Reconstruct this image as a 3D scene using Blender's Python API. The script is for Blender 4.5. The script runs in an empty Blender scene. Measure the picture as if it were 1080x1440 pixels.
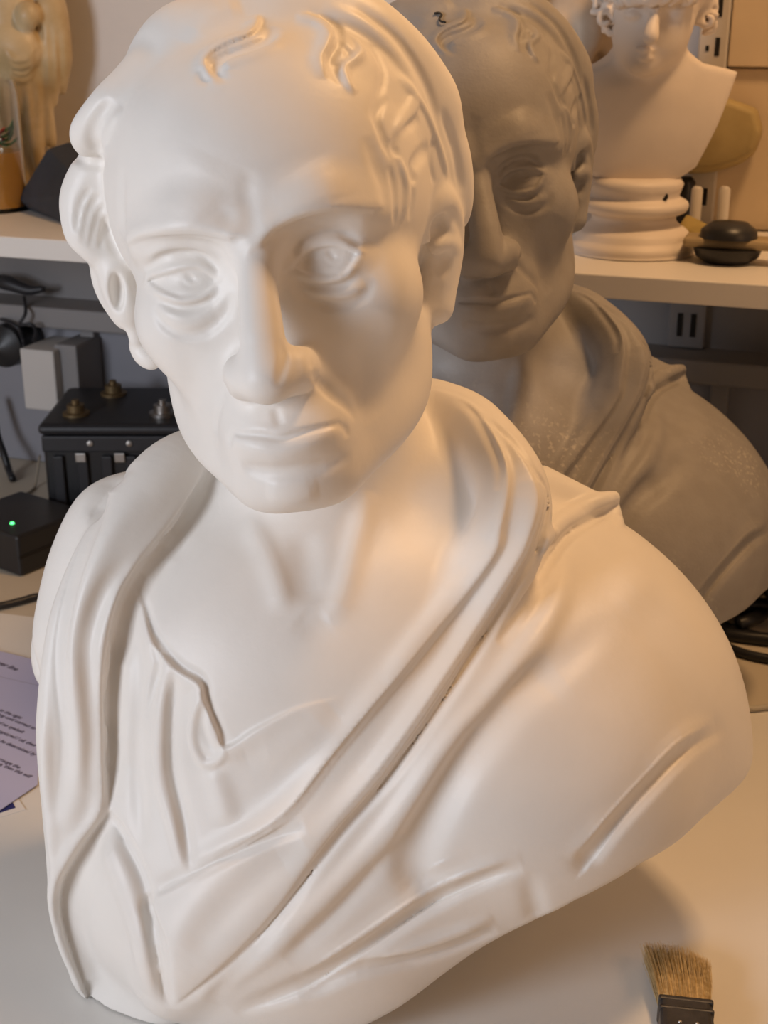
import bpy, bmesh, math, random, time
import numpy as np
from mathutils import Vector, Matrix

T0 = time.time()
SC = bpy.context.scene
COL = SC.collection
rnd = random.Random(7)

# ------------------------------------------------------------------ camera
CAM = np.array([0.0, 0.0, 0.53])          # camera position (bench top is z = 0)
PITCH = math.radians(21.0)
FPX = 1900.0                              # focal length in pixels of a 1080 x 1440 frame
RX = np.array([1.0, 0, 0])
FW = np.array([0, math.cos(PITCH), -math.sin(PITCH)])
UP = np.array([0, math.sin(PITCH), math.cos(PITCH)])
cd = bpy.data.cameras.new('camera'); cam = bpy.data.objects.new('camera', cd); COL.objects.link(cam)
cam.location = CAM; cam.rotation_euler = (math.pi/2 - PITCH, 0, 0)
cd.sensor_fit = 'VERTICAL'; cd.sensor_height = 24.0; cd.lens = 24.0 * FPX / 1440.0
cd.clip_start = 0.02; cd.clip_end = 30
cd.dof.use_dof = True; cd.dof.focus_distance = 0.66; cd.dof.aperture_fstop = 13.0
SC.camera = cam

# ------------------------------------------------------------------ light and exposure
SC.view_settings.view_transform = 'Standard'; SC.view_settings.look = 'None'
SC.view_settings.gamma = 1.0; SC.view_settings.use_curve_mapping = False
SC.view_settings.exposure = 0.0
wd = bpy.data.worlds.new('world'); SC.world = wd; wd.use_nodes = True
bg = wd.node_tree.nodes['Background']; bg.inputs[0].default_value = (1.0, 0.64, 0.38, 1); bg.inputs[1].default_value = 0.06

def area(name, loc, target, size, power, color, sy=None):
    l = bpy.data.lights.new(name, 'AREA'); l.energy = power; l.color = color
    l.shape = 'RECTANGLE'; l.size = size; l.size_y = sy or size
    o = bpy.data.objects.new(name, l); COL.objects.link(o); o.location = loc
    d = Vector(target) - Vector(loc); o.rotation_euler = d.to_track_quat('-Z', 'Y').to_euler()
    return o
area('window_light', (-1.17, -0.27, 0.60), (-0.02, 0.62, 0.24), 0.5, 14.2, (0.87, 0.91, 1.0), 0.6)
area('lamp_light', (0.50, 0.84, 1.38), (0.03, 0.80, 0.25), 0.18, 8.3, (1.0, 0.585, 0.27))
area('warm_fill_light', (1.15, 0.10, 1.10), (0.0, 0.70, 0.20), 0.5, 2.5, (1.0, 0.53, 0.23))  # added soft fill from the right, no visible source; warms the fold recesses

def px(u, v, y):
    """a picture position at world distance y -> world point"""
    d = FW + RX*((u-540)/FPX) + UP*((720-v)/FPX)
    return CAM + d*(y/d[1])
def pz(u, v, z):
    d = FW + RX*((u-540)/FPX) + UP*((720-v)/FPX)
    return CAM + d*((z-CAM[2])/d[2])
def unit(v): return v/np.linalg.norm(v)

# ------------------------------------------------------------------ sculpting engine: a signed distance field
def smin(a, b, k):
    h = np.clip(.5 + .5*(b-a)/k, 0, 1); return b*(1-h) + a*h - k*h*(1-h)
def eye3(): return np.eye(3)
class Clay:
    """each op is (pick, lo, hi); pick(lo, hi) returns a function (P, d) -> d for points inside that box"""
    def __init__(s): s.ops = []
    def add(s, fn, lo, hi): s.ops.append((lambda a, b: fn, np.array(lo, float), np.array(hi, float)))
    def ell(s, c, r, k=.01, M=None, cut=False):
        c = np.array(c, float); r = np.array(r, float); M = np.eye(3) if M is None else M
        R = r.max() + k + .012
        def fn(P, d):
            q = (P-c) @ M
            k0 = np.sqrt(((q/r)**2).sum(1)) + 1e-9; k1 = np.sqrt(((q/(r*r))**2).sum(1)) + 1e-9
            e = k0*(k0-1)/k1
            return -smin(-d, e, k) if cut else smin(d, e, k)
        s.add(fn, c-R, c+R)
    def chain(s, pts, rad, k=.008, cut=False, n=9):
        A, r = curve(pts, rad, n)
        soft = min(.0012, min(r)*.12); m = max(r)+k+.014; a = A[:-1]; ab = A[1:]-a; L = (ab*ab).sum(1)+1e-12
        slo = np.minimum(A[:-1], A[1:])-m; shi = np.maximum(A[:-1], A[1:])+m
        def pick(lo, hi):
            w = np.flatnonzero((slo < hi).all(1) & (shi > lo).all(1))
            if not len(w): return None
            def fn(P, d):
                E_ = np.empty((len(w), len(P)))
                for n_, i in enumerate(w):
                    q = P-a[i]; t = np.clip(q@ab[i]/L[i], 0, 1)[:, None]; q -= t*ab[i]
                    E_[n_] = np.sqrt(np.einsum('ij,ij->i', q, q)) - (r[i]+(r[i+1]-r[i])*t[:, 0])
                best = E_.min(0)
                if soft: best = best-soft*np.log(np.exp(-(E_-best)/soft).sum(0))+soft*1.2
                return -smin(-d, best, k) if cut else smin(d, best, k)
            return fn
        s.ops.append((pick, slo.min(0), shi.max(0)))
    def stroke(s, A, amp, wl, wr):
        """displace the surface along a 3-D line: ridge (amp>0) or groove (amp<0), own width on each side"""
        A = np.array(A); n = len(A); x = np.linspace(0, 1, n)
        amp = np.interp(x, np.linspace(0, 1, len(amp)), amp)
        wl = np.interp(x, np.linspace(0, 1, len(wl)), wl); wr = np.interp(x, np.linspace(0, 1, len(wr)), wr)
        W = max(wl.max(), wr.max())*2.5
        a = A[:-1]; ab = A[1:]-a; L = (ab*ab).sum(1)+1e-12
        lat = np.cross(ab, a-CAM); lat /= np.linalg.norm(lat, axis=1)[:, None]+1e-12      # + = left of the travel direction
        slo = np.minimum(A[:-1], A[1:])-W; shi = np.maximum(A[:-1], A[1:])+W
        def pick(lo, hi):
            w = np.flatnonzero((slo < hi).all(1) & (shi > lo).all(1))
            if not len(w): return None
            def fn(P, d):
                q = P[:, None, :]-a[w]; t = np.clip((q*ab[w]).sum(2)/L[w], 0, 1); q -= t[..., None]*ab[w]
                e = (q*q).sum(2); b = e.argmin(1); I = np.arange(len(P)); e = e[I, b]; t = t[I, b]
                side = (q[I, b]*lat[w[b]]).sum(1); i = w[b]
                sm = np.clip(.5+side/.0016, 0, 1)
                wd_ = (wr[i]+(wr[i+1]-wr[i])*t)*(1-sm) + (wl[i]+(wl[i+1]-wl[i])*t)*sm
                return d - (amp[i]+(amp[i+1]-amp[i])*t)*np.exp(-e/(wd_*wd_))
            return fn
        s.ops.append((pick, slo.min(0), shi.max(0)))
    def near(s, lo, hi):
        fs = [o[0](lo, hi) for o in s.ops if (o[1] < hi).all() and (o[2] > lo).all()]
        fs = [f for f in fs if f]
        def run(P):
            d = np.full(len(P), .08)
            for f in fs: d = f(P, d)
            return d
        return run
    def __call__(s, P):
        """for scattered points"""
        out = np.empty(len(P)); key = (P//.04).astype(np.int64); kk = (key[:, 0]*4096+key[:, 1])*4096+key[:, 2]
        od = np.argsort(kk, kind='stable'); cut = np.flatnonzero(np.diff(kk[od]))+1
        for sel in np.split(od, cut):
            Q = P[sel]; out[sel] = s.near(Q.min(0), Q.max(0))(Q)
        return out
    def trace(s, uv, zmin=.45, zmax=1.1):
        """where the lines of sight through picture positions meet the clay"""
        uv = np.array(uv, float)
        D = FW + RX*((uv[:, :1]-540)/FPX) + UP*((720-uv[:, 1:2])/FPX)
        D = D/np.linalg.norm(D, axis=1)[:, None]
        a = CAM+D*zmin; b = CAM+D*zmax
        f = s.near(np.minimum(a, b).min(0), np.maximum(a, b).max(0))
        t = np.full(len(uv), zmin); bestt = t.copy(); bestd = np.full(len(uv), 9.)
        for _ in range(60):
            d = f(CAM+D*t[:, None]); m = d < bestd; bestd[m] = d[m]; bestt[m] = t[m]
            t = np.where(bestd < 3e-4, bestt, t+np.clip(d*.8, 2e-4, .03))
            if (bestd < 3e-4).all(): break
        miss = bestd > 3e-4
        if miss.any(): t[miss] = bestt[miss]
        return CAM+D*t[:, None]
def curve(pts, rad, n=4):
    """catmull-rom through pts (k dims) with a radius per point"""
    P = np.array(pts, float); r = np.array(rad if np.ndim(rad) else [rad]*len(P), float)
    if len(r) != len(P): r = np.interp(np.linspace(0, 1, len(P)), np.linspace(0, 1, len(r)), r)
    if len(P) < 3 or n <= 1: return P, r
    Q = np.vstack([2*P[0]-P[1], P, 2*P[-1]-P[-2]]); out = []; rr = []
    for i in range(len(P)-1):
        p0, p1, p2, p3 = Q[i:i+4]
        for j in range(n):
            t = j/n
            out.append(.5*((2*p1)+(p2-p0)*t+(2*p0-5*p1+4*p2-p3)*t*t+(3*p1-p0-3*p2+p3)*t**3)); rr.append(r[i]+(r[i+1]-r[i])*t)
    out.append(P[-1]); rr.append(r[-1]); return np.array(out), np.array(rr)

def surface_net(f, lo, hi, h, block=8):
    lo = np.array(lo); n = np.ceil((np.array(hi)-lo)/h/block).astype(int)*block
    # coarse pass finds the blocks near the surface
    nb = n//block
    gi = np.stack(np.meshgrid(*[np.arange(k) for k in nb], indexing='ij'), -1).reshape(-1, 3)
    cen = lo+(gi+.5)*block*h
    dc = f(cen); near = np.abs(dc) < block*h*1.05+.004
    D = np.where(dc > 0, 1., -1.).astype(np.float32).reshape(nb)
    D = np.repeat(np.repeat(np.repeat(D, block, 0), block, 1), block, 2)*.05
    g = gi[near]
    o = np.stack(np.meshgrid(*[np.arange(block)]*3, indexing='ij'), -1).reshape(-1, 3)
    def buckets(key):
        key = key.astype(np.int64); kk = (key[:, 0]*4096+key[:, 1])*4096+key[:, 2]
        od = np.argsort(kk, kind='stable'); cut = np.flatnonzero(np.diff(kk[od]))+1
        return np.split(od, cut)
    for sel in buckets(g//2):
        idx = (g[sel][:, None, :]*block+o[None]).reshape(-1, 3); P = lo+idx*h
        D[idx[:, 0], idx[:, 1], idx[:, 2]] = f.near(P.min(0), P.max(0))(P)
    # cells
    S = D < 0
    c = np.zeros(tuple(n-1), np.int8)
    for a in (0, 1):
        for b in (0, 1):
            for e in (0, 1): c += S[a:n[0]-1+a, b:n[1]-1+b, e:n[2]-1+e]
    cells = np.argwhere((c > 0) & (c < 8))
    vid = np.full(tuple(n-1), -1, np.int32); vid[tuple(cells.T)] = np.arange(len(cells))
    acc = np.zeros((len(cells), 3)); cnt = np.zeros(len(cells))
    corners = [(a, b, e) for a in (0, 1) for b in (0, 1) for e in (0, 1)]
    val = {q: D[cells[:, 0]+q[0], cells[:, 1]+q[1], cells[:, 2]+q[2]] for q in corners}
    for p in corners:
        for ax in range(3):
            if p[ax]: continue
            q = list(p); q[ax] = 1; q = tuple(q)
            m = (val[p] < 0) != (val[q] < 0)
            t = np.zeros(len(cells)); t[m] = val[p][m]/(val[p][m]-val[q][m])
            for k in range(3):
                acc[m, k] += (p[k]+t[m]) if k == ax else p[k]
            cnt[m] += 1
    V = lo+(cells+acc/cnt[:, None])*h
    F = []
    for ax in range(3):
        b, e = [(1, 2), (2, 0), (0, 1)][ax]
        sl0 = [slice(0, n[k]-1) for k in range(3)]; sl1 = list(sl0)
        sl0[ax] = slice(0, n[ax]-1); sl1[ax] = slice(1, n[ax])
        for k in (b, e): sl0[k] = slice(1, n[k]-1); sl1[k] = slice(1, n[k]-1)
        x0 = S[tuple(sl0)]; x1 = S[tuple(sl1)]
        for inside in (True, False):
            w = np.argwhere((x0 != x1) & (x0 == inside))
            w[:, b] += 1; w[:, e] += 1
            def at(db, de):
                q = w.copy(); q[:, b] -= db; q[:, e] -= de; return vid[q[:, 0], q[:, 1], q[:, 2]]
            quad = np.stack([at(1, 1), at(0, 1), at(0, 0), at(1, 0)], 1)
            F.append(quad if inside else quad[:, ::-1])
    F = np.vstack(F); F = F[(F >= 0).all(1)]
    # pull the vertices on to the true surface
    for sel in buckets((V-lo)//.016):
        P = V[sel]; e = h*.35; fl = f.near(P.min(0)-2*h, P.max(0)+2*h)
        d = fl(P); G = np.stack([fl(P+np.eye(3)[k]*e)-d for k in range(3)], 1)/e
        L = (G*G).sum(1)+1e-6
        for it in range(2):
            P = P-np.clip(d/L, -h*.6, h*.6)[:, None]*G
            if it == 0: d = fl(P)
        V[sel] = P
    return V, F
def np_mesh(name, V, F):
    me = bpy.data.meshes.new(name)
    me.vertices.add(len(V)); me.vertices.foreach_set('co', np.ascontiguousarray(V, np.float32).ravel())
    me.loops.add(len(F)*4); me.loops.foreach_set('vertex_index', np.ascontiguousarray(F, np.int32).ravel())
    me.polygons.add(len(F)); me.polygons.foreach_set('loop_start', np.arange(0, len(F)*4, 4, dtype=np.int32))
    me.polygons.foreach_set('loop_total', np.full(len(F), 4, np.int32))
    me.polygons.foreach_set('use_smooth', np.ones(len(F), bool))
    me.update(calc_edges=True); me.validate(); return me
RES = .00105          # clay voxel size

# ================================================================== THE BUST (one clay form, cast twice)
yw, pt, rl = [math.radians(a) for a in (-3.9, -9.36, -8.61)]
HM = (np.array([[math.cos(yw), -math.sin(yw), 0], [math.sin(yw), math.cos(yw), 0], [0, 0, 1]])
      @ np.array([[1, 0, 0], [0, math.cos(pt), -math.sin(pt)], [0, math.sin(pt), math.cos(pt)]])
      @ np.array([[math.cos(rl), 0, math.sin(rl)], [0, 1, 0], [-math.sin(rl), 0, math.cos(rl)]]))
HO = np.array([-.0487, .6718, .4032])
def H(x, y, z): return HO + HM @ np.array([x, y, z])
clay = Clay(); AMPK = 1.45
def hell(c, r, k=.01, cut=False): clay.ell(H(*c), r, k, HM, cut)
def hchain(pts, rad, k=.008, cut=False): clay.chain([H(*p) for p in pts], rad, k, cut)
def S(uv, amp, wl, wr=None):
    """stroke given by picture positions laid on the clay; heights and widths (left, right of travel) in mm"""
    uv, _ = curve(uv, 1., 5)
    A = clay.trace(uv)
    amp = np.atleast_1d(amp)*1e-3; wl = np.atleast_1d(wl)*1e-3; wr = wl if wr is None else np.atleast_1d(wr)*1e-3
    amp = amp*AMPK
    if len(amp) == 1: amp = np.array([0, amp[0]*.8, amp[0], amp[0], amp[0]*.8, 0])
    clay.stroke(A, amp, wl, wr)

# ---- skull and face masses (head space, metres: x to the viewer's right, y back, z up)
hell((0, .018, .040), (.080, .098, .080), .02)
hell((0, -.022, .050), (.072, .068, .060), .02)
hell((0, -.030, .025), (.068, .060, .052), .02)
hell((0, -.026, -.028), (.061, .056, .058), .02)
hell((0, -.038, -.066), (.042, .046, .036), .02)
hell((0, -.070, -.094), (.021, .022, .016), .016)
for s in (-1, 1):
    hell((s*.048, -.046, -.018), (.019, .026, .020), .014)
    hchain([(s*.053, .0, -.040), (s*.048, -.020, -.072), (s*.018, -.066, -.094)], [.014, .013, .012], .02)
    hchain([(s*.010, -.086, .020), (s*.030, -.083, .026), (s*.052, -.064, .020)], [.008, .009, .007], .012)
    hell((s*.031, -.096, .003), (.021, .019, .0135), .010, cut=True)
    hell((s*.031, -.0665, .000), (.0178, .0136, .0122), .003)
hell((0, -.076, -.072), (.027, .021, .020), .014)
# nose
hchain([(0, -.083, .022), (0, -.090, .006), (0, -.099, -.014), (0, -.107, -.034)], [.009, .0078, .0086, .0098], .010)
hell((0, -.107, -.0445), (.0130, .0130, .0118), .007)
hell((0, -.097, -.0485), (.012, .010, .0065), .005)
for s in (-1, 1):
    hell((s*.0142, -.0945, -.0435), (.0070, .0135, .0092), .010)
# ears
clay.chain([px(146, 352, .672), px(142, 385, .674), px(152, 418, .672), px(176, 450, .668)], [.006, .0050, .0046, .0050], .004)
clay.chain([px(160, 360, .668), px(166, 400, .666), px(182, 440, .664)], [.0085, .0085, .0075], .006)
clay.ell(px(164, 410, .658), (.0035, .006, .009), .003, cut=True)
clay.chain([px(186, 456, .664), px(192, 476, .664)], [.0042, .0044], .003)
clay.chain([px(193, 484, .668), px(203, 498, .666), px(214, 507, .664)], [.0044, .0055, .0050], .003)
def EP(u, v, y): return px(u, v, y-.005)
clay.chain([EP(612, 300, .676), EP(622, 350, .680), EP(618, 400, .676), EP(614, 440, .672)], [.0085, .0095, .008, .006], .008)
clay.chain([EP(600, 330, .662), EP(603, 300, .664), EP(614, 284, .668), EP(630, 290, .676), EP(640, 315, .682), EP(641, 345, .684), EP(636, 380, .682), EP(627, 410, .676), EP(620, 436, .672)],
           [.0045, .0062, .0064, .0050, .0042, .0040, .0040, .0046, .0062], .003)
clay.ell(EP(618, 322, .664), (.0055, .008, .0075), .003, cut=True)
clay.ell(EP(622, 372, .662), (.0065, .010, .0085), .003, cut=True)
clay.chain([EP(612, 348, .668), EP(626, 342, .672), EP(636, 348, .678)], [.0035, .0042, .0035], .003)
clay.ell(EP(612, 402, .662), (.003, .006, .004), .003, cut=True)
# hair masses
hell((0, .03, .050), (.080, .095, .074), .012)
clay.chain([px(330, 50, .665), px(260, 60, .665), px(215, 85, .668)], [.020, .018, .012], .014)
clay.chain([px(205, 110, .655), px(160, 150, .650), px(125, 185, .655), px(122, 205, .66)], [.012, .011, .0085, .0055], .008)
clay.chain([px(135, 235, .672), px(116, 280, .672), px(118, 325, .668), px(130, 352, .665)], [.010, .0105, .0095, .0055], .007)
hchain([(.040, -.045, .088), (.062, -.028, .068), (.072, -.010, .045), (.074, -.002, .025)], [.010, .010, .010, .009], .012)
clay.chain([px(600, 170, .685), px(622, 225, .688), px(634, 270, .690), px(638, 305, .694)], [.016, .014, .011, .008], .010)
clay.chain([px(400, 32, .668), px(480, 40, .672), px(545, 80, .676), px(590, 135, .684)], [.022, .020, .018, .018], .014)
clay.ell(px(152, 290, .678), (.016, .012, .024), .012)
for s in (-1, 1): hell((s*.037, -.052, -.020), (.018, .022, .026), .016)

# ---- neck and torso
clay.chain([H(0, .02, -.03), px(450, 700, .715), px(440, 860, .715)], [.054, .050, .058], .02)
clay.ell((-.035, .700, .160), (.150, .110, .120), .03)
clay.ell((.070, .720, .140), (.135, .105, .105), .03)
clay.ell((.060, .665, .120), (.125, .090, .100), .03)
clay.chain([px(540, 640, .735), px(640, 720, .712), px(600, 800, .70)], [.038, .038, .04], .02)
clay.chain([(-.135, .715, .235), (-.140, .690, .150), (-.125, .665, .05)], [.045, .052, .050], .03)
clay.chain([(.05, .745, .228), (.112, .735, .200), (.155, .70, .148), (.172, .690, .112)], [.045, .043, .045, .042], .03)
clay.chain([(-.03, .75, .26), (-.105, .735, .235)], [.04, .035], .03)
clay.ell((-.05, .66, .06), (.13, .10, .11), .03)
# the underside, an open arch on the right
kx = [-.3, -.10, -.02, .007, .06, .10, .135, .21, .3]; kz = [.003, .004, .008, .023, .058, .086, .102, .112, .12]
clay.add(lambda P, d: -smin(-d, -(np.interp(P[:, 0], kx, kz)-P[:, 2])*.8, .006), (-1, -1, -1), (1, 2, .2))

clay.add(lambda P, d: -smin(-d, -(P[:, 1]-.800), .01), (-1, .7, -1), (1, 2, .30))
# ---- drapery masses
clay.chain([px(600, 558, .745), px(665, 600, .715), px(722, 690, .672), px(700, 790, .654), px(610, 930, .636), px(505, 1070, .612),
            px(390, 1200, .597), px(290, 1300, .590), px(245, 1380, .590)], [.012, .017, .019, .021, .023, .026, .030, .032, .020], .010)
clay.chain([px(300, 625, .735), px(240, 670, .70), px(182, 760, .672), px(135, 880, .652), px(112, 1020, .637), px(108, 1160, .627), px(100, 1290, .620), px(120, 1370, .615)],
           [.014, .020, .024, .025, .023, .018, .010, .008], .010)
clay.chain([px(150, 730, .710), px(112, 800, .70), px(92, 890, .69)], [.016, .016, .016], .02)
clay.chain([px(130, 1370, .628), px(180, 1405, .618), px(230, 1412, .610)], [.012, .016, .016], .015)
clay.chain([px(760, 690, .745), px(845, 712, .742)], [.016, .008], .010)
clay.ell(px(75, 915, .735), (.012, .025, .025), .01)
AMPK = 1.3
# hollow the open eyes behind the lids
S([(420,366),(440,366),(465,364),(492,361)], [-1.0,-2.4,-2.6,-1.6], 4.2, 3.4)
S([(218,398),(240,396),(265,395),(298,394)], [-1.0,-2.4,-2.6,-1.6], 4.2, 3.4)
AMPK = 1.5
# ---- eyes: lid edges, creases and bags
S([(408,376),(416,368),(434,353),(456,346),(479,346),(502,354)], [.8,2.0,2.3,2.3,2.3,1.8,1.0], 3.2, .7)
S([(408,362),(426,339),(453,328),(480,329),(509,347)], -2.1, 2.6, 1.4)
S([(413,378),(430,386),(450,391),(470,390),(488,383),(503,360)], [.6,1.8,2.0,2.0,2.0,1.6,.8], .8, 2.4)
S([(410,388),(430,400),(456,404),(482,400),(504,384)], -1.0, 2, 2)
S([(408,396),(427,414),(456,427),(486,429),(512,418),(527,392)], -1.6, 2.6, 2.0)
S([(425,402),(455,413),(488,412),(512,396)], 1.0, 3.4, 3.0)
S([(206,398),(214,390),(234,384),(260,377),(282,377),(307,391)], [.8,1.8,2.2,2.2,2.2,1.8,1.0], 3.0, .7)
S([(204,382),(229,363),(256,358),(283,361),(312,384)], -2.0, 2.4, 1.4)
S([(204,368),(228,350),(256,346),(285,350),(308,366)], .8, 3, 3)
S([(212,400),(230,412),(252,420),(270,419),(290,412),(308,396)], [.6,1.8,2.0,2.0,2.0,1.6,.8], .8, 2.4)
S([(218,418),(240,430),(266,432),(292,424),(310,408)], -.9, 2, 2)
S([(212,432),(232,459),(260,472),(290,466),(316,440),(325,411)], -1.3, 2.4, 2.2)
S([(222,430),(245,446),(272,450),(300,436)], .9, 3.4, 3.0)
S([(463,357),(469,361)], [-1.5, -1.5], 1.1)
S([(265,389),(271,392)], [-1.4, -1.4], 1.1)
S([(455,352),(456,366),(466,372),(477,366),(478,352)], -.35, .9)
S([(256,386),(258,398),(268,403),(278,397),(279,385)], -.3, .9)
AMPK = 1.1
# brows, frown and forehead
S([(362,344),(378,326),(400,312),(430,300),(470,293),(525,293)], [1,2.4,2.6,2.6,2.2,1.2], 5, 1.7)
S([(372,352),(395,332),(430,318),(470,311),(510,312)], -1.2, 4, 4)
S([(178,342),(197,331),(234,325),(279,325),(322,332)], [1,2.0,2.4,2.4,2.0], 5, 1.7)
S([(190,352),(230,343),(280,343),(318,352)], -1.1, 3.5, 3.5)
S([(362,338),(352,300),(347,262),(356,238)], -.8, 4, 4)
S([(324,336),(320,312),(320,290)], -.5, 4, 4)
S([(516,190),(528,225),(541,262),(548,300)], -1.4, 5, 4)
S([(172,235),(171,290),(173,340),(180,385)], -1.2, 3, 4)
S([(300,220),(280,270),(300,300)], .8, 12, 12)
S([(430,230),(450,260),(460,285)], 1.0, 12, 12)
# nose wings and cheek folds
S([(398,480),(401,500),(398,520),(390,545)], -1.3, 1.8, 2.4)
S([(424,482),(436,500),(439,520)], -.9, 2, 2)
S([(335,490),(327,508)], -.5, 3, 3)
S([(438,520),(450,538),(466,555),(484,568),(503,588)], -1.8, 2.8, 2.2)
S([(452,512),(479,538),(508,566)], .6, 5, 4)
S([(320,534),(310,560),(303,590),(303,612)], -1.1, 3.0, 3.0)
S([(540,440),(520,490),(515,540),(530,590)], -2.2, 9, 9)
S([(250,470),(270,530),(275,580)], -.8, 7, 7)
# mouth
S([(325,606),(338,610),(353,611),(375,613),(394,616),(419,610),(449,602),(478,595)], [-.8,-2.4,-2.4,-2.4,-2.4,-2.4,-2.4,-1.0], 1.0, 1.2)
S([(340,603),(365,602),(385,606),(398,606),(420,600),(450,594)], .6, 2.2, 1.6)
S([(334,622),(365,629),(392,632),(425,624),(464,609)], [1,2.2,2.5,2.5,2.2,1.0], 3.4, 5)
S([(338,654),(360,662),(390,665),(438,659),(496,643)], -2.8, 3.2, 3.4)
S([(386,572),(390,586),(394,600)], -1.1, 2.0, 2.0)
S([(327,606),(322,616),(322,628)], -1.1, 2, 2)
S([(478,596),(487,604),(490,616)], -.9, 2, 2)
S([(372,692),(410,700),(450,690)], 1.2, 7, 6)
AMPK = 1.0
# ---- neck
S([(345,725),(372,770),(392,820),(402,865)], 2.6, 5, 7)
S([(520,690),(500,760),(482,830),(462,875)], 3.2, 7, 5)
S([(425,745),(430,800),(438,850)], -3.0, 8, 8)
S([(420,866),(440,880),(462,868)], -1.0, 7, 7)
AMPK = 1.6
# ---- hair: the curls over the forehead
S([(360,20),(362,32),(350,47),(318,60),(296,73),(287,88),(298,104),(320,122)], [0,1.4,1.7,1.7,1.5,1.2,.8,0], 1.6, 4.5)
S([(382,36),(372,52),(345,65),(318,74),(301,86),(303,100),(318,117)], [0,-2.2,-3.2,-3.6,-3.4,-2.8,-1.6,0], 3.6, 2.4)
S([(398,44),(382,64),(350,78),(326,86),(314,98),(322,112)], [0,.8,1.2,1.2,.8,0], 4.0, 2.0)
S([(281,92),(284,106),(298,116)], -1.0, 1.6, 2.4)
S([(340,8),(300,22),(262,60)], 1.2, 6, 8)
S([(415,22),(446,28),(464,46),(460,66),(452,84),(458,112)], 2.4, 2.0, 4.0)
S([(432,14),(470,34),(474,60),(463,80),(462,112)], -2.0, 2.4, 1.6)
S([(495,48),(508,74),(484,92),(490,118),(502,130)], 1.6, 2.0, 2.0)
S([(478,60),(492,78),(472,96),(480,120)], -1.2, 2.0, 2.0)
S([(520,60),(540,100),(530,140),(520,170)], -1.0, 2.4, 2.4)
S([(455,5),(520,40),(565,90),(595,150)], 1.3, 3.5, 3.5)
S([(500,8),(560,55),(600,120),(618,180)], -1.2, 2.5, 2.5)
S([(558,102),(582,138),(566,172),(552,205)], 2.2, 3.0, 3.4)
S([(545,135),(530,160),(538,190),(552,225)], -1.6, 2.4, 2.2)
S([(590,165),(572,180),(556,202),(558,222)], -2.0, 2.2, 2.0)
S([(574,113),(602,165),(620,215),(630,252)], 1.8, 2.4, 2.0)
S([(604,205),(584,232),(584,258)], -2.4, 3.0, 3.0)
S([(612,190),(606,225),(612,262)], -1.2, 2.0, 2.0)
S([(560,218),(572,262),(566,312)], 1.3, 2.0, 2.0)
S([(548,232),(556,275),(556,318)], -1.3, 1.8, 1.8)
S([(574,225),(582,270),(576,310)], -1.2, 1.8, 1.8)
S([(620,150),(640,210),(650,270)], -1.3, 2.4, 2.4)
# left locks
S([(100,214),(122,226),(146,230)], -3.0, 1.8, 2.6)
S([(158,140),(138,165),(128,195),(140,216)], -1.8, 3.0, 2.6)
S([(172,150),(150,190),(150,220)], 1.2, 3, 3)
for k, (a, b, c_) in enumerate([((128,262),(112,290),(106,328)), ((140,272),(124,300),(116,345)), ((148,285),(136,310),(126,350)), ((152,300),(146,325),(140,352))]):
    S([a, b, c_], -1.5, 1.5, 1.5)
S([(146,300),(152,330),(168,365)], -1.8, 2.4, 2.0)
AMPK = 2.05
# ---- drapery: right collar band
S([(600,545),(660,570),(700,620),(716,672),(706,740),(690,790),(600,905),(480,1050),(400,1150),(300,1215),(212,1268)], 2.4, 1.8, 8)
S([(640,556),(668,580),(690,618),(704,656),(700,690)], [0,-1.2,-2,-2.4,0], 1.5, 3)
S([(655,570),(712,615),(752,665),(768,700),(758,760),(735,800),(640,955),(545,1092),(470,1180),(400,1275),(330,1350),(240,1421)], -4.0, 3.2, 1.6)
S([(650,562),(705,605),(742,655),(758,700),(746,750),(722,800),(630,945),(535,1082),(460,1170),(390,1262)], 2.6, 3.0, 8.0)
S([(735,700),(720,770),(620,920),(520,1060),(430,1170)], -1.6, 8, 8)
S([(206,1262),(204,1280),(222,1330),(228,1390),(240,1420)], -3.4, 4, 1.8)
S([(430,1190),(370,1230),(300,1300),(255,1370)], -2.0, 9, 9)
# right shoulder folds
S([(868,708),(835,727),(800,748),(770,785),(740,840),(700,905)], [-2,-5,-4.5,-4,-3,0], 3.0, 1.8)
S([(866,696),(830,710),(790,733),(762,768)], [3.5,3.5,3,2], 4, 4)
S([(866,700),(868,720),(872,742)], 3.0, 3, 3)
S([(800,775),(782,850),(735,925),(690,985),(640,1040),(575,1130),(500,1220),(380,1335),(250,1425)], 3.6, 6, 6)
S([(880,850),(800,925),(735,965),(680,1025),(630,1100),(588,1190),(590,1236),(640,1250)], [0,-2,-4,-5.4,-5.4,-5.4,-4.5,-3,0], 9, 9)
S([(735,1222),(690,1236),(610,1272),(500,1346),(420,1395),(330,1425)], [0,-1.8,-3.8,-4.8,-4.8,-4.2,-3,0], 3.5, 7)
S([(735,1206),(685,1216),(600,1252),(500,1318),(420,1372)], [0,.8,2.0,3.0,3.0,2,0], 7, 4)
S([(742,1225),(748,1252),(756,1285)], [0,-.6,-1.2,-1.2], 5, 6)
S([(700,1310),(600,1345),(500,1368),(420,1400)], -3.4, 3.5, 5)
S([(695,1290),(600,1325),(510,1352)], 1.8, 6, 4)
S([(1022,1022),(968,1056),(920,1103),(870,1158),(835,1205)], [0,-1.6,-3.4,-4.2,-4.2,-3.6,-3], 4, 8)
S([(1005,1015),(955,1040),(905,1090),(850,1150),(800,1210)], 2.4, 8, 5)
S([(915,800),(870,850),(800,930),(760,960)], 1.3, 12, 12)
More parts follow.
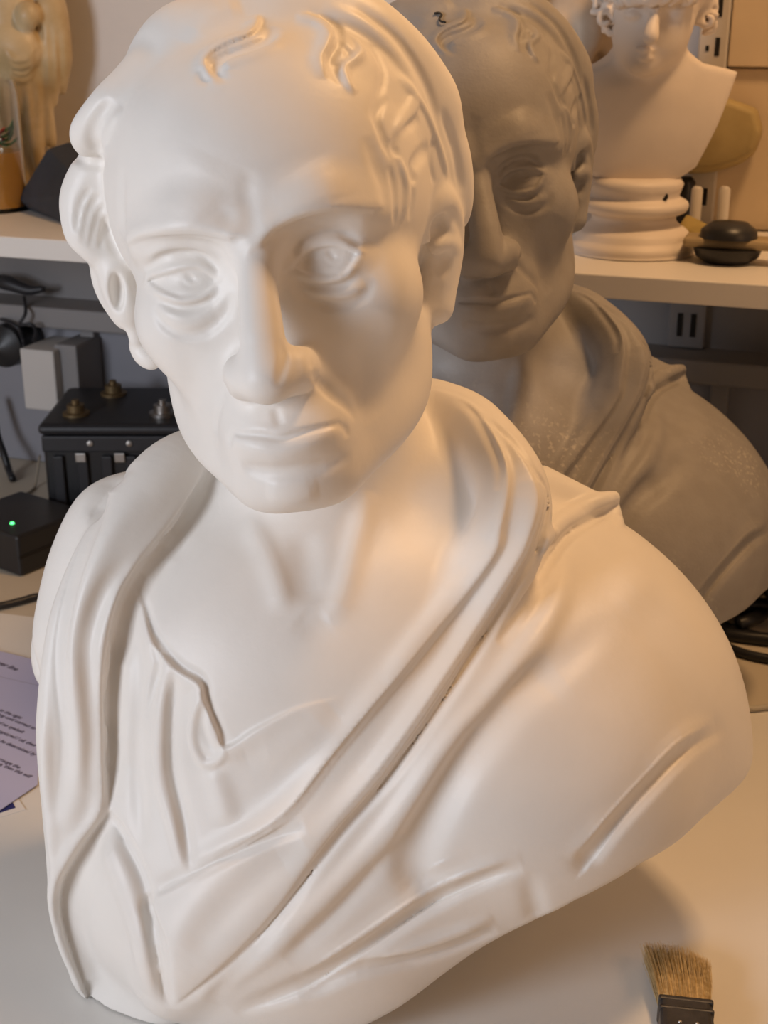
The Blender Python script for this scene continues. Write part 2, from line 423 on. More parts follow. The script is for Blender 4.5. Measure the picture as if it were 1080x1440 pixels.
# ---- left cape
S([(303,655),(251,734),(198,800),(169,855),(153,950),(153,1050),(153,1137)], -6.5, 1.6, 2.2)
S([(303,655),(251,734),(198,800),(169,855),(153,950),(153,1050),(153,1137)], -3.5, 10, 2.2)
S([(292,650),(240,732),(188,798),(158,855),(142,950),(143,1050),(143,1137),(105,1195),(78,1247),(78,1300),(100,1376)], 2.6, 2.4, 5)
S([(155,1138),(113,1197),(88,1247),(88,1300),(112,1376),(135,1422)], -5.0, 9, 1.8)
S([(186,650),(140,705),(102,792),(80,880),(76,950),(84,1037),(80,1107),(68,1160)], -5.2, 8, 7)
S([(245,740),(185,798),(146,838),(120,905),(128,973),(134,1043),(120,1110)], -2.8, 6, 6)
S([(200,690),(150,760),(115,850),(104,950),(110,1050),(108,1120)], 2.0, 6, 6)
S([(152,1142),(180,1190),(204,1243),(220,1330),(233,1418)], -5.0, 2.6, 4)
S([(140,1170),(170,1230),(195,1310),(205,1400)], 2.6, 8, 8)
# ---- tunic
S([(190,833),(201,857),(210,892),(222,915),(233,927),(251,944),(280,962),(286,985),(303,1026),(318,1052),(362,1026),(420,997),(484,982)], 1.9, 1.2, 7)
S([(192,826),(206,855),(216,888),(238,920),(256,938),(284,956),(292,984),(308,1022),(322,1044)], -1.6, 2.2, 1.4)
S([(213,905),(222,935),(216,962),(204,1010)], -2.4, 2, 2)
S([(236,930),(226,1008),(226,1090),(243,1160),(258,1225)], 2.6, 3, 3)
S([(246,940),(240,1008),(240,1080),(255,1150),(266,1228)], -2.8, 4, 2.4)
S([(196,880),(192,980),(190,1080),(200,1200)], -1.8, 5, 5)
S([(283,975),(272,1010),(272,1045),(286,1072),(306,1070),(318,1055)], 2.0, 2, 2)
S([(287,990),(284,1020),(296,1050),(312,1054)], -1.6, 2.5, 2.5)
S([(296,1075),(312,1120),(322,1160)], 1.4, 6, 6)
S([(345,1060),(420,1040),(470,1000)], 1.0, 9, 9)
S([(212,1256),(262,1232),(362,1189),(430,1165)], -2.2, 4.5, 2.5)
# ---- crisp lines inside the deepest folds
S([(740,640),(768,700),(758,760),(735,800),(640,955),(545,1092),(470,1180),(400,1275),(330,1350),(240,1421)], [0,-1,-1.8,-1.8,-1.8,-1.8,-1.8,-1.8,-1,0], 1.0)
S([(600,905),(480,1050),(400,1150),(300,1212),(212,1262)], -1.2, 1.6, 1.0)
S([(155,1145),(182,1192),(206,1243),(221,1330),(233,1418)], -1.8, 1.2)
S([(700,1236),(610,1272),(500,1346),(420,1395)], -1.2, 1.2)
S([(690,1312),(600,1345),(500,1368)], -1.0, 1.2)
S([(820,735),(800,748),(772,782),(750,820)], -1.2, 1.0)
S([(60,1000),(66,1100),(74,1200),(82,1290)], 1.2, 4, 4)
S([(400,1300),(330,1370),(290,1410)], -1.4, 5, 5)
S([(560,1180),(470,1285),(400,1350)], -1.6, 5, 7)
S([(655,800),(600,880),(540,960)], 1.0, 5, 5)
clay.add(lambda P, d: np.maximum(d, .0012-P[:, 2]), (-1, -1, -1), (1, 2, .04))

# ================================================================== materials
MATS = {}
def mat(name, col, rough=.6, var=0, vscale=20, bump=0, bscale=200, spec=.5, metal=0, col2=None, coat=0, detail=4, trans=0, ior=1.45, emit=None):
    if name in MATS: return MATS[name]
    m = bpy.data.materials.new(name); m.use_nodes = True; nt = m.node_tree; b = nt.nodes['Principled BSDF']
    b.inputs['Base Color'].default_value = (*col, 1); b.inputs['Roughness'].default_value = rough
    b.inputs['Metallic'].default_value = metal; b.inputs['Specular IOR Level'].default_value = spec
    b.inputs['Coat Weight'].default_value = coat; b.inputs['Coat Roughness'].default_value = .25
    b.inputs['Transmission Weight'].default_value = trans; b.inputs['IOR'].default_value = ior
    if emit: b.inputs['Emission Color'].default_value = (*emit[0], 1); b.inputs['Emission Strength'].default_value = emit[1]
    tc = nt.nodes.new('ShaderNodeTexCoord')
    if var or col2:
        n = nt.nodes.new('ShaderNodeTexNoise'); n.inputs['Scale'].default_value = vscale; n.inputs['Detail'].default_value = detail
        nt.links.new(tc.outputs['Object'], n.inputs['Vector'])
        r = nt.nodes.new('ShaderNodeValToRGB'); c2 = col2 or tuple(c*(1-var) for c in col)
        r.color_ramp.elements[0].position = .38; r.color_ramp.elements[1].position = .62
        r.color_ramp.elements[0].color = (*c2, 1); r.color_ramp.elements[1].color = (*col, 1)
        nt.links.new(n.outputs['Fac'], r.inputs['Fac']); nt.links.new(r.outputs['Color'], b.inputs['Base Color'])
    if bump:
        n = nt.nodes.new('ShaderNodeTexNoise'); n.inputs['Scale'].default_value = bscale; n.inputs['Detail'].default_value = 5
        nt.links.new(tc.outputs['Object'], n.inputs['Vector'])
        u = nt.nodes.new('ShaderNodeBump'); u.inputs['Strength'].default_value = bump; u.inputs['Distance'].default_value = .001
        nt.links.new(n.outputs['Fac'], u.inputs['Height']); nt.links.new(u.outputs['Normal'], b.inputs['Normal'])
    MATS[name] = m; return m
M_WHITE = mat('white_plaster', (.86, .825, .775), .44, .035, 26, .10, 260, .5)
M_GREY = mat('grey_clay', (.315, .295, .275), .5, 0, 60, .2, 420, .4, col2=(.29, .27, .25))
def dusty(m):      # pale specks of plaster dust rubbed on the drapery
    nt = m.node_tree; b = nt.nodes['Principled BSDF']; src = b.inputs['Base Color'].links[0].from_socket
    tc = nt.nodes.new('ShaderNodeTexCoord')
    n = nt.nodes.new('ShaderNodeTexNoise'); n.inputs['Scale'].default_value = 330; n.inputs['Detail'].default_value = 3
    n2 = nt.nodes.new('ShaderNodeTexNoise'); n2.inputs['Scale'].default_value = 14; n2.inputs['Detail'].default_value = 2
    r = nt.nodes.new('ShaderNodeMapRange'); r.inputs[1].default_value = .56; r.inputs[2].default_value = .68
    r2 = nt.nodes.new('ShaderNodeMapRange'); r2.inputs[1].default_value = .46; r2.inputs[2].default_value = .66; r2.inputs[4].default_value = .6
    mu = nt.nodes.new('ShaderNodeMath'); mu.operation = 'MULTIPLY'
    mx = nt.nodes.new('ShaderNodeMix'); mx.data_type = 'RGBA'; mx.inputs[7].default_value = (.62, .56, .47, 1)
    for q in (n, n2): nt.links.new(tc.outputs['Object'], q.inputs['Vector'])
    nt.links.new(n.outputs['Fac'], r.inputs[0]); nt.links.new(n2.outputs['Fac'], r2.inputs[0])
    sp = nt.nodes.new('ShaderNodeSeparateXYZ'); nt.links.new(tc.outputs['Object'], sp.inputs[0])      # only the draped shoulders are dusty
    rz = nt.nodes.new('ShaderNodeMapRange'); rz.inputs[1].default_value = .30; rz.inputs[2].default_value = .22; nt.links.new(sp.outputs[2], rz.inputs[0])
    m2 = nt.nodes.new('ShaderNodeMath'); m2.operation = 'MULTIPLY'; nt.links.new(r2.outputs[0], m2.inputs[0]); nt.links.new(rz.outputs[0], m2.inputs[1])
    nt.links.new(r.outputs[0], mu.inputs[0]); nt.links.new(m2.outputs[0], mu.inputs[1])
    nt.links.new(mu.outputs[0], mx.inputs[0]); nt.links.new(src, mx.inputs[6]); nt.links.new(mx.outputs[2], b.inputs['Base Color'])
dusty(M_GREY)
M_CAST = mat('ivory_cast', (.74, .66, .58), .5, .05, 30, .1, 200)
M_GOLD = mat('aged_ivory_resin', (.60, .47, .28), .4, 0, 25, .2, 150, col2=(.46, .33, .16))
M_FRAG = mat('rough_plaster', (.62, .53, .43), .8, 0, 18, .5, 120, .2, col2=(.50, .41, .31))
M_WALL = mat('painted_wall', (.74, .70, .66), .75, .05, 6, .5, 60, .2)
M_LOWWALL = mat('grey_blue_board', (.30, .30, .33), .7, .06, 5, .2, 80, .2)
M_TRUNK = mat('grey_trunking', (.26, .25, .25), .6, .05, 5, 0)
M_PLY = mat('tan_board', (.72, .58, .40), .7, .10, 9, .4, 70, .2)
M_SHELF = mat('white_melamine', (.76, .73, .69), .4, .02, 8, .05, 300)
M_BENCH = mat('bench_top', (.80, .785, .75), .42, .04, 7, .06, 260)
M_BENCH2 = mat('rear_bench_top', (.60, .53, .42), .5, .05, 7, .06, 260)
M_BLACK = mat('black_plastic', (.018, .018, .020), .38, 0, 0, .1, 200)
M_BLACKMETAL = mat('black_painted_metal', (.024, .024, .028), .45, 0, 0, .15, 150)
M_DARK = mat('dark_slot', (.012, .010, .008), .8)
M_STEEL = mat('dull_steel', (.42, .40, .38), .38, 0, 0, 0, 0, metal=1)
M_RAIL = mat('cream_metal_rail', (.58, .53, .46), .5)
M_SLATE = mat('slate_grey_block', (.045, .048, .058), .6, 0, 12, .4, 60, col2=(.032, .033, .038))
M_PAPER = mat('lilac_paper', (.50, .51, .74), .7)
M_WPAPER = mat('white_paper', (.78, .77, .76), .7)
M_INK = mat('printed_ink', (.10, .09, .15), .7)
M_BLUE = mat('blue_print', (.02, .025, .16), .5)
M_GLASS = mat('clear_glass', (.96, .97, .95), .03, trans=1, ior=1.45)
M_AMBER = mat('amber_liquid', (.60, .30, .06), .25, .1, 30)
M_RED = mat('red_petals', (.62, .06, .035), .6, .3, 60)
M_GREEN = mat('green_leaf', (.06, .20, .05), .6, .3, 60)
M_OLIVE = mat('olive_clay_piece', (.42, .32, .14), .7, 0, 20, .4, 80, col2=(.34, .25, .10))
M_SPONGE = mat('yellow_brown_sponge', (.36, .27, .10), .9, .2, 60, .8, 150, .1)
M_WOOD = mat('worn_wood', (.44, .34, .20), .6, 0, 14, .3, 90, col2=(.33, .25, .14))
M_PBOX = mat('white_card_box', (.60, .57, .54), .6, .03, 10)
M_BRISTLE = mat('pale_bristle', (.74, .58, .32), .55, 0, 400, 0, col2=(.55, .40, .19))
M_FERRULE = mat('black_ferrule', (.045, .040, .038), .4, .3, 90, .5, 120)
M_BRASS = mat('tarnished_brass', (.20, .14, .07), .5, 0, 0, .3, 90, metal=.7)
M_WIRE = mat('grey_wire', (.30, .25, .19), .6)
M_PEN = mat('black_marker', (.02, .018, .016), .7)
M_LED = mat('green_led', (.05, .5, .1), .4, emit=((.10, 1.0, .25), 4.0))
M_SEAM = mat('seam_strip', (.50, .46, .38), .5)

# ================================================================== object helpers
A19 = math.radians(19.0)
EX = np.array([math.cos(A19), -math.sin(A19), 0]); NX = np.array([math.sin(A19), math.cos(A19), 0])   # along / into the back wall
def WS(s, t, z): return EX*s + NX*t + np.array([0, 0, z])
def pt_(u, v, t):
    """picture position on the plane at depth t from the camera, square to the back wall -> (s, z)"""
    d = FW + RX*((u-540)/FPX) + UP*((720-v)/FPX); p = CAM + d*(t/(d@NX)); return float(p@EX), float(p[2])
def ob(name, me, m, parent=None):
    o = bpy.data.objects.new(name, me); COL.objects.link(o)
    if m and not me.materials: me.materials.append(m)
    if parent is not None: o.parent = parent
    return o
def tag(o, label=None, cat=None, group=None, kind=None):
    for k, v in (('label', label), ('category', cat), ('group', group), ('kind', kind)):
        if v: o[k] = v
    return o
def empty(name, loc, rz=0, **kw):
    o = bpy.data.objects.new(name, None); COL.objects.link(o); o.location = loc; o.rotation_euler.z = rz; o.empty_display_size = .02
    return tag(o, **kw)
def from_bm(name, bm, m, parent=None, smooth=False, ang=None):
    me = bpy.data.meshes.new(name); bmesh.ops.recalc_face_normals(bm, faces=bm.faces); bm.to_mesh(me); bm.free()
    if smooth:
        me.polygons.foreach_set('use_smooth', [True]*len(me.polygons))
        if ang: me.set_sharp_from_angle(angle=math.radians(ang))
    return ob(name, me, m, parent)
def box_bm(lo, hi, bev=.0, bm=None, seg=2):
    bm2 = bmesh.new(); bmesh.ops.create_cube(bm2, size=1)
    for v in bm2.verts: v.co = Vector([lo[k]+(v.co[k]+.5)*(hi[k]-lo[k]) for k in range(3)])
    if bev: bmesh.ops.bevel(bm2, geom=bm2.edges[:], offset=bev, segments=seg, affect='EDGES', profile=.5)
    if bm is None: return bm2
    t = bpy.data.meshes.new('t'); bm2.to_mesh(t); bm2.free(); bm.from_mesh(t); bpy.data.meshes.remove(t); return bm
def lathe_bm(prof, n=48, bm=None):
    bm = bm or bmesh.new(); rings = []
    for r, z in prof:
        rings.append([bm.verts.new((r*math.cos(2*math.pi*i/n), r*math.sin(2*math.pi*i/n), z)) for i in range(n)])
    for a, b in zip(rings, rings[1:]):
        for i in range(n): bm.faces.new((a[i], a[(i+1) % n], b[(i+1) % n], b[i]))
    bm.faces.new(rings[0][::-1]); bm.faces.new(rings[-1]); return bm
def tube_bm(pts, r, n=10, sub=6, bm=None):
    A, R = curve(pts, r, sub); bm = bm or bmesh.new(); rings = []; up = np.array([0.123, .31, .94])
    for i in range(len(A)):
        t = unit(A[min(i+1, len(A)-1)]-A[max(i-1, 0)]); x = unit(np.cross(t, up)); y = np.cross(t, x); up = y
        up = unit(np.cross(x, t)); y = up
        rings.append([bm.verts.new(A[i]+R[i]*(x*math.cos(2*math.pi*k/n)+y*math.sin(2*math.pi*k/n))) for k in range(n)])
    for a, b in zip(rings, rings[1:]):
        for k in range(n): bm.faces.new((a[k], a[(k+1) % n], b[(k+1) % n], b[k]))
    bm.faces.new(rings[0][::-1]); bm.faces.new(rings[-1]); return bm
def hull_bm(pts, bev=0):
    bm = bmesh.new(); [bm.verts.new(p) for p in pts]; bmesh.ops.convex_hull(bm, input=bm.verts[:])
    bmesh.ops.dissolve_limit(bm, angle_limit=.03, verts=bm.verts[:], edges=bm.edges[:])
    if bev: bmesh.ops.bevel(bm, geom=bm.edges[:], offset=bev, segments=3, affect='EDGES', profile=.5)
    return bm
def prism_bm(poly, z0, z1):
    bm = bmesh.new(); a = [bm.verts.new((x, y, z0)) for x, y in poly]; b = [bm.verts.new((x, y, z1)) for x, y in poly]
    bm.faces.new(a[::-1]); bm.faces.new(b)
    for i in range(len(poly)): j = (i+1) % len(poly); bm.faces.new((a[i], a[j], b[j], b[i]))
    return bm
def clay_obj(name, c, lo, hi, h, m, parent=None, origin=(0, 0, 0)):
    V, F = surface_net(c, lo, hi, h); return ob(name, np_mesh(name, V-np.array(origin), F), m, parent)

# ================================================================== the place: benches, walls, shelf
T_WALL = 1.36; T_SHELF = 1.085; Z_SHELF = .318; TH = .0195
BL = (math.cos(-A19), math.sin(-A19))
def wbox(name, s0, s1, t0, t1, z0, z1, m, bev=.0, parent=None):
    """a box square to the back wall, in (along, into, up) coordinates"""
    o = from_bm(name, box_bm((s0, t0, z0), (s1, t1, z1), bev), m, parent)
    if parent is None: o.rotation_euler.z = -A19
    return o
st = dict(kind='structure')
tag(wbox('wall_back', -1.9, 1.5, T_WALL, T_WALL+.08, -.75, 1.7, M_WALL), **st)
tag(wbox('wall_left', -1.98, -1.9, -1.6, T_WALL+.08, -.75, 1.7, M_WALL), **st)
tag(wbox('wall_right', 1.5, 1.58, -1.6, T_WALL+.08, -.75, 1.7, M_WALL), **st)
tag(wbox('floor', -1.98, 1.58, -1.6, T_WALL+.08, -.83, -.75, M_BENCH2), **st)
# grey service panel and ledge low on the wall
s_, zt = pt_(60, 437, T_WALL-.03)
wp = tag(wbox('trim_1', -1.7, 1.3, T_WALL-.03, T_WALL, .0, zt-.012, M_LOWWALL, .002), **st)
tag(wbox('trim_2', -1.7, 1.3, T_WALL-.062, T_WALL, zt-.012, zt+.012, M_TRUNK, .003), **st)
tag(wbox('trim_5', -1.7, 1.3, T_WALL-.008, T_WALL, zt+.012, Z_SHELF-TH, M_TRUNK), **st)
for i, (u, v) in enumerate([(126, 470), (1012, 560)]):
    s_, _ = pt_(u, v, T_WALL-.035)
    tag(wbox('trim_%d' % (3+i), s_-.009, s_+.009, T_WALL-.042, T_WALL-.0295, .0, zt-.013, M_TRUNK, .002), **st)
# tan board fixed on the wall to the right
s_, z_ = pt_(1023, 94, T_WALL-.012)
b = wbox('wall_board', s_, 1.2, T_WALL-.014, T_WALL, z_, 1.3, M_PLY, .0015)
tag(b, 'tan board fixed to the wall at the upper right beside the slotted rail', 'board')
b = wbox('wall_board', s_-.035, 1.2, T_WALL-.008, T_WALL, Z_SHELF, z_-.0015, M_PLY, .001)
tag(b, 'paler tan board on the wall under the upper board, reaching down to the shelf', 'board')
# benches
sa = pz(0, 862, 0); sb = pz(1080, 996, 0); L_ = unit(sb-sa)
p0 = sa-L_*.95; p1 = sb+L_*.8; nr = np.array([L_[1], -L_[0], 0])
q = [p0, p1, p1+nr*1.25, p0+nr*1.25]
o = from_bm('workbench', prism_bm([(a[0], a[1]) for a in q], -.028, 0), M_BENCH)
tag(o, 'white workbench top carrying the white bust, the papers and the brush', 'bench')
bk = [p0-nr*.0006, p1-nr*.0006]
w0 = WS(1.25, T_WALL-.001, 0); w1 = WS(-1.62, T_WALL-.001, 0)
o = from_bm('rear_bench', prism_bm([(a[0], a[1]) for a in (bk[0], bk[1], w0, w1)], -.029, -.0004), M_BENCH2)
tag(o, 'tan bench top running along the wall behind the white workbench', 'bench')
# shelf
sh = wbox('wall_shelf', -1.5, 1.2, T_SHELF, T_WALL-.0155, Z_SHELF-TH, Z_SHELF, M_SHELF, .0012)
tag(sh, 'long white board shelf on the back wall carrying the small statues', 'shelf')
# slotted rails
def rail(u, v, label, z0, z1):
    s_, _ = pt_(u, v, T_WALL-.014)
    r = empty('shelf_rail', WS(s_, T_WALL-.0145, z0), -A19, label=label, cat='rail', group='slotted shelf rails')
    from_bm('channel', box_bm((-.0135, 0, 0), (.0135, .0145 if u < 900 else .0065, z1-z0), .002), M_RAIL, r)
    k = 0; z = .02; long_ = None
    while z < z1-z0-.03:
        if long_ is None:
            long_ = from_bm('slot', box_bm((.0020, -.0006, 0), (.0062, .001, .016), 0), M_DARK, r); short = from_bm('small_hole', box_bm((-.0065, -.0006, .004), (-.0035, .001, .009), 0), M_DARK, r); a, b = long_, short
        else:
            a = long_.copy(); b = short.copy()
            for q in (a, b): COL.objects.link(q); q.parent = r
        a.location.z = z; b.location.z = z; z += .034
    return r
rail(1003, 60, 'cream slotted shelf rail on the wall right of the curly haired youth', Z_SHELF+.002, 1.2)
rail(300, 6, 'slotted shelf rail on the wall above the white bust\'s head', Z_SHELF+.002, 1.2)
s_, _ = pt_(968, 437, T_WALL-.014)
r = empty('shelf_bracket', WS(s_, T_WALL-.008, zt+.013), -A19, label='slotted bracket plate on the dark wall under the right end of the shelf', cat='bracket')
from_bm('plate', box_bm((-.018, -.012, 0), (.018, 0, Z_SHELF-TH-zt-.0135), .002), M_TRUNK, r)
for x in (-.009, .004): from_bm('slot', box_bm((x, -.0135, .012), (x+.005, -.011, .035), 0), M_DARK, r)

# ================================================================== things on the shelf
# --- small bust of a curly haired youth on a turned socle
pc = pz(888, 352, Z_SHELF); Y2 = pc[1]
yb = empty('youth_bust', pc, 0, label='small ivory bust of a curly haired youth on a turned round socle, on the shelf', cat='bust')
pr = [(.0, 0), (.052, 0), (.0555, .004), (.0555, .011), (.051, .017), (.0495, .021), (.047, .027), (.040, .034), (.0365, .040), (.0375, .046), (.044, .050), (.0465, .056), (.0455, .062), (.041, .066), (.038, .070), (.0385, .090), (.0, .091)]
PA, _ = curve([(a, 0, b*.70) for a, b in pr], 1., 3)
soc = from_bm('socle', lathe_bm([(max(a[0], .0003), a[2]) for a in PA], 64), M_CAST, yb, True)
for k, (u, v) in enumerate([(836, 268), (933, 276)]):
    hp = px(u, v, Y2-.030)-pc; hp[1] = -math.sqrt(max(.0382**2-hp[0]**2, 0))*1.0
    h_ = from_bm('screw_hole', lathe_bm([(.0002, -.003), (.0034, -.003), (.0034, .0006), (.0002, .0006)], 16), M_DARK, yb); h_.location = hp; h_.rotation_euler = (math.pi/2, 0, 0)
yc = Clay()
out = [(800, 108), (803, 150), (812, 205), (820, 238), (850, 256), (895, 262), (940, 256), (975, 233), (1005, 175), (1037, 101), (1020, 96), (985, 88), (960, 70), (930, 60), (880, 62), (862, 80), (835, 93), (812, 100)]
PG = np.array([px(u, v, Y2)[[0, 2]] for u, v in out]); pcx, pcz = px(912, 160, Y2)[[0, 2]]
def slab(P, d):
    X = P[:, [0, 2]]; best = np.full(len(P), 9.); ins = np.zeros(len(P), bool)
    for i in range(len(PG)):
        a = PG[i]; b = PG[(i+1) % len(PG)]; ab = b-a; t = np.clip((X-a)@ab/(ab@ab), 0, 1)
        best = np.minimum(best, np.linalg.norm(X-a-t[:, None]*ab, axis=1))
        c = (a[1] > X[:, 1]) != (b[1] > X[:, 1])
        ins ^= c & (X[:, 0] < (b[0]-a[0])*(X[:, 1]-a[1])/(b[1]-a[1]+1e-12)+a[0])
    e2 = np.where(ins, -best, best)
    bul = .022-3.2*(P[:, 0]-pcx)**2-3.0*(P[:, 2]-pcz)**2
    e3 = np.maximum(Y2-.004-bul-P[:, 1], P[:, 1]-(Y2+.026))
    return smin(d, -smin(-e2, -e3, .006), .002)
yc.add(slab, (.1, 1.0, .3), (.42, 1.4, .7))
yc.chain([px(908, 120, Y2+.010), px(914, 60, Y2+.010), px(920, 0, Y2+.006)], [.034, .025, .026], .014)
yc.ell(px(918, 18, Y2-.014), (.035, .035, .042), .008); yc.ell(px(912, 60, Y2-.020), (.0255, .026, .0235), .012)
yc.ell(px(935, -45, Y2+.002), (.045, .048, .042), .01)
yc.ell(px(905, 90, Y2-.036), (.0115, .010, .0095), .008)
yc.chain([px(922, 6, Y2-.048), px(918, 34, Y2-.056), px(915, 52, Y2-.061)], [.0045, .0048, .0066], .004)
yc.chain([px(896, 69, Y2-.045), px(907, 70, Y2-.050), px(920, 71, Y2-.045)], [.0018, .0036, .0018], .0012)
yc.chain([px(898, 78, Y2-.043), px(908, 80, Y2-.048), px(918, 80, Y2-.043)], [.0022, .0042, .0022], .0012)
yc.chain([px(866, 8, Y2-.034), px(888, 4, Y2-.046), px(910, 8, Y2-.048)], [.003, .004, .003], .005)
yc.chain([px(928, 8, Y2-.048), px(948, 4, Y2-.045), px(972, 8, Y2-.030)], [.003, .004, .003], .005)
for (u, v) in ((892, 20), (950, 20)): yc.ell(px(u, v, Y2-.051), (.010, .007, .006), .005, cut=True); yc.ell(px(u, v+1, Y2-.038), (.008, .008, .0052), .002)
youth = clay_obj('head_and_chest', yc, (.12, 1.05, .37), (.36, 1.34, .66), .0021, M_CAST, yb, pc)
hc = Clay(); rr = random.Random(5)
for k in range(46):       # curls round the brow and over the ears
    if k < 12: u, v, y = 838+rr.random()*24, -6+rr.random()*48, Y2-.020+rr.random()*.012
    elif k < 26: u, v, y = 978+rr.random()*20, -20+rr.random()*56, Y2-.008+rr.random()*.012
    else: u, v, y = 862+(k-26)*6.0, -14+rr.random()*10, Y2-.036-.018*math.sin((k-26)/20*3.14)
    r_ = .0055+rr.random()*.002; a0 = rr.random()*6
    c0 = px(u, v, y); pts = [c0+np.array([math.cos(a0+j*1.1)*r_*(1-j*.13), -.002-j*.0012, math.sin(a0+j*1.1)*r_*(1-j*.13)]) for j in range(6)]
    hc.chain(pts, [.0030, .0030, .0028, .0026, .0024, .0022], .0015, n=2)
hc.ell(px(935, -52, Y2+.006), (.050, .052, .044), .01)
hc.chain([px(862, -6, Y2-.030), px(895, -2, Y2-.052), px(945, -4, Y2-.052), px(985, -8, Y2-.024)], [.004, .004, .004, .004], .003)
clay_obj('curly_hair', hc, (.12, 1.05, .45), (.36, 1.34, .68), .0019, M_CAST, yb, pc)

# --- rough plaster torso fragment behind, and a moulded plaster block
fr = Clay(); YF = 1.285
fr.chain([px(795, -60, YF), px(800, 20, YF), px(806, 110, YF), px(812, 215, YF)], [.030, .034, .032, .030], .01)
fr.chain([px(770, -20, YF-.01), px(768, 40, YF-.005)], [.020, .020], .012); fr.chain([px(835, -20, YF-.01), px(842, 60, YF)], [.018, .016], .012)
fr.ell(px(790, 60, YF-.03), (.018, .012, .022), .012); fr.ell(px(822, 45, YF-.028), (.016, .012, .018), .012)
fr.chain([px(803, 20, YF-.04), px(806, 100, YF-.035)], .004, .008, cut=True)
fr.ell(px(842, 95, YF-.02), (.008, .012, .014), .006, cut=True)
fz = pz(812, 330, Z_SHELF)
zlow = Z_SHELF
fr.add(lambda P, d: np.maximum(d, zlow-P[:, 2]), (-1, 1, -1), (1, 2, zlow+.02))
fr.chain([px(812, 215, YF), np.array([px(812, 215, YF)[0], YF, zlow])], [.030, .034], .01)
fo = clay_obj('torso_fragment', fr, (.10, YF-.07, zlow-.004), (.29, YF+.05, .66), .0026, M_FRAG)
tag(fo, 'rough beige plaster torso fragment standing between the grey bust and the youth', 'sculpture')
bc = px(722, 20, 1.25); zb = bc[2]
kb = empty('plaster_column', (bc[0], 1.26, Z_SHELF), -A19, label='small square plaster column with a moulded cap behind the grey bust\'s head', cat='column')
hz = px(722, 14, 1.235)[2]-Z_SHELF
from_bm('shaft', box_bm((-.017, -.017, 0), (.017, .017, hz), .0015), M_FRAG, kb)
bm = box_bm((-.021, -.021, hz), (.021, .021, hz+.005), .0015); box_bm((-.025, -.025, hz+.005), (.025, .025, hz+.016), .004, bm); box_bm((-.022, -.022, hz+.016), (.022, .022, hz+.03), .002, bm)
from_bm('moulded_cap', bm, M_FRAG, kb)
cx_ = px(500, -4, 1.25); 
bx = empty('small_box', (cx_[0], 1.25, Z_SHELF), -A19, label='tan box on the shelf, its top just showing above the white bust\'s hair', cat='box')
hh = px(500, -2, 1.235)[2]-Z_SHELF
from_bm('carton', box_bm((-.014, -.02, 0), (.014, .02, hh-.012), .001), M_WOOD, bx); from_bm('lid', box_bm((-.0155, -.0215, hh-.012), (.0155, .0215, hh), .001), M_FRAG, bx)

# --- robed figurine at the left
YG = 1.522; g = Clay()
gb = np.array([px(42, 300, YG)[0], YG+.01, Z_SHELF])
g.chain([gb+np.array([0, 0, .0]), gb+np.array([.0, 0, .08]), px(20, 100, YG), px(10, 0, YG), px(5, -90, YG)], [.030, .029, .038, .038, .0253], .01)
g.ell(px(40, 22, YG-.034), (0.0132, 0.0132, 0.0149), .003)                     # the child's head
g.ell(px(22, 70, YG-.026), (0.0299, 0.0207, 0.0253), .008)                        # child in cloth
g.chain([px(60, -40, YG-.01), px(76, 20, YG-.015), px(84, 80, YG-.012), px(88, 128, YG-.008)], [0.0138, 0.0149, 0.0138, 0.0046], .006)
g.chain([px(66, 10, YG-.02), px(72, 80, YG-.02), px(76, 144, YG-.014)], [0.0103, 0.0115, 0.0046], .005)
g.chain([px(50, 60, YG-.02), px(60, 130, YG-.016), px(72, 200, YG-.014)], [0.0092, 0.0103, 0.0069], .005)
g.chain([px(40, 90, YG-.02), px(46, 150, YG-.02), px(56, 236, YG-.02)], [0.0092, 0.0103, 0.0069], .005)
g.ell(px(5, -95, YG-.01), (0.0230, 0.0253, 0.0299), .006)
def SG(uv, amp, w):
    uv, _ = curve(uv, 1., 4); A = g.trace(uv, 1.1, 1.9); g.stroke(A, np.array([0, amp, amp, 0])*1e-3, [w*1e-3], [w*1e-3])
for j in range(4): SG([(4, 66+j*9), (20, 84+j*9), (38, 82+j*10), (50, 66+j*10)], 4.0, 2.8)
for (a, b) in [((70, 30), (74, 130)), ((82, 40), (86, 120)), ((58, 100), (64, 190)), ((44, 110), (50, 200)), ((52, 30), (56, 60)), ((30, 120), (34, 250)), ((18, 110), (20, 250))]:
    SG([a, ((a[0]+b[0])/2+1.5, (a[1]+b[1])/2), b], -4.2, 2.8)
go = clay_obj('robed_figurine', g, gb+np.array([-.12, -.08, 0]), gb+np.array([.085, .06, .40]), .0022, M_GOLD)
tag(go, 'yellowed ivory coloured robed figurine with hanging folds at the far left of the shelf', 'figurine')

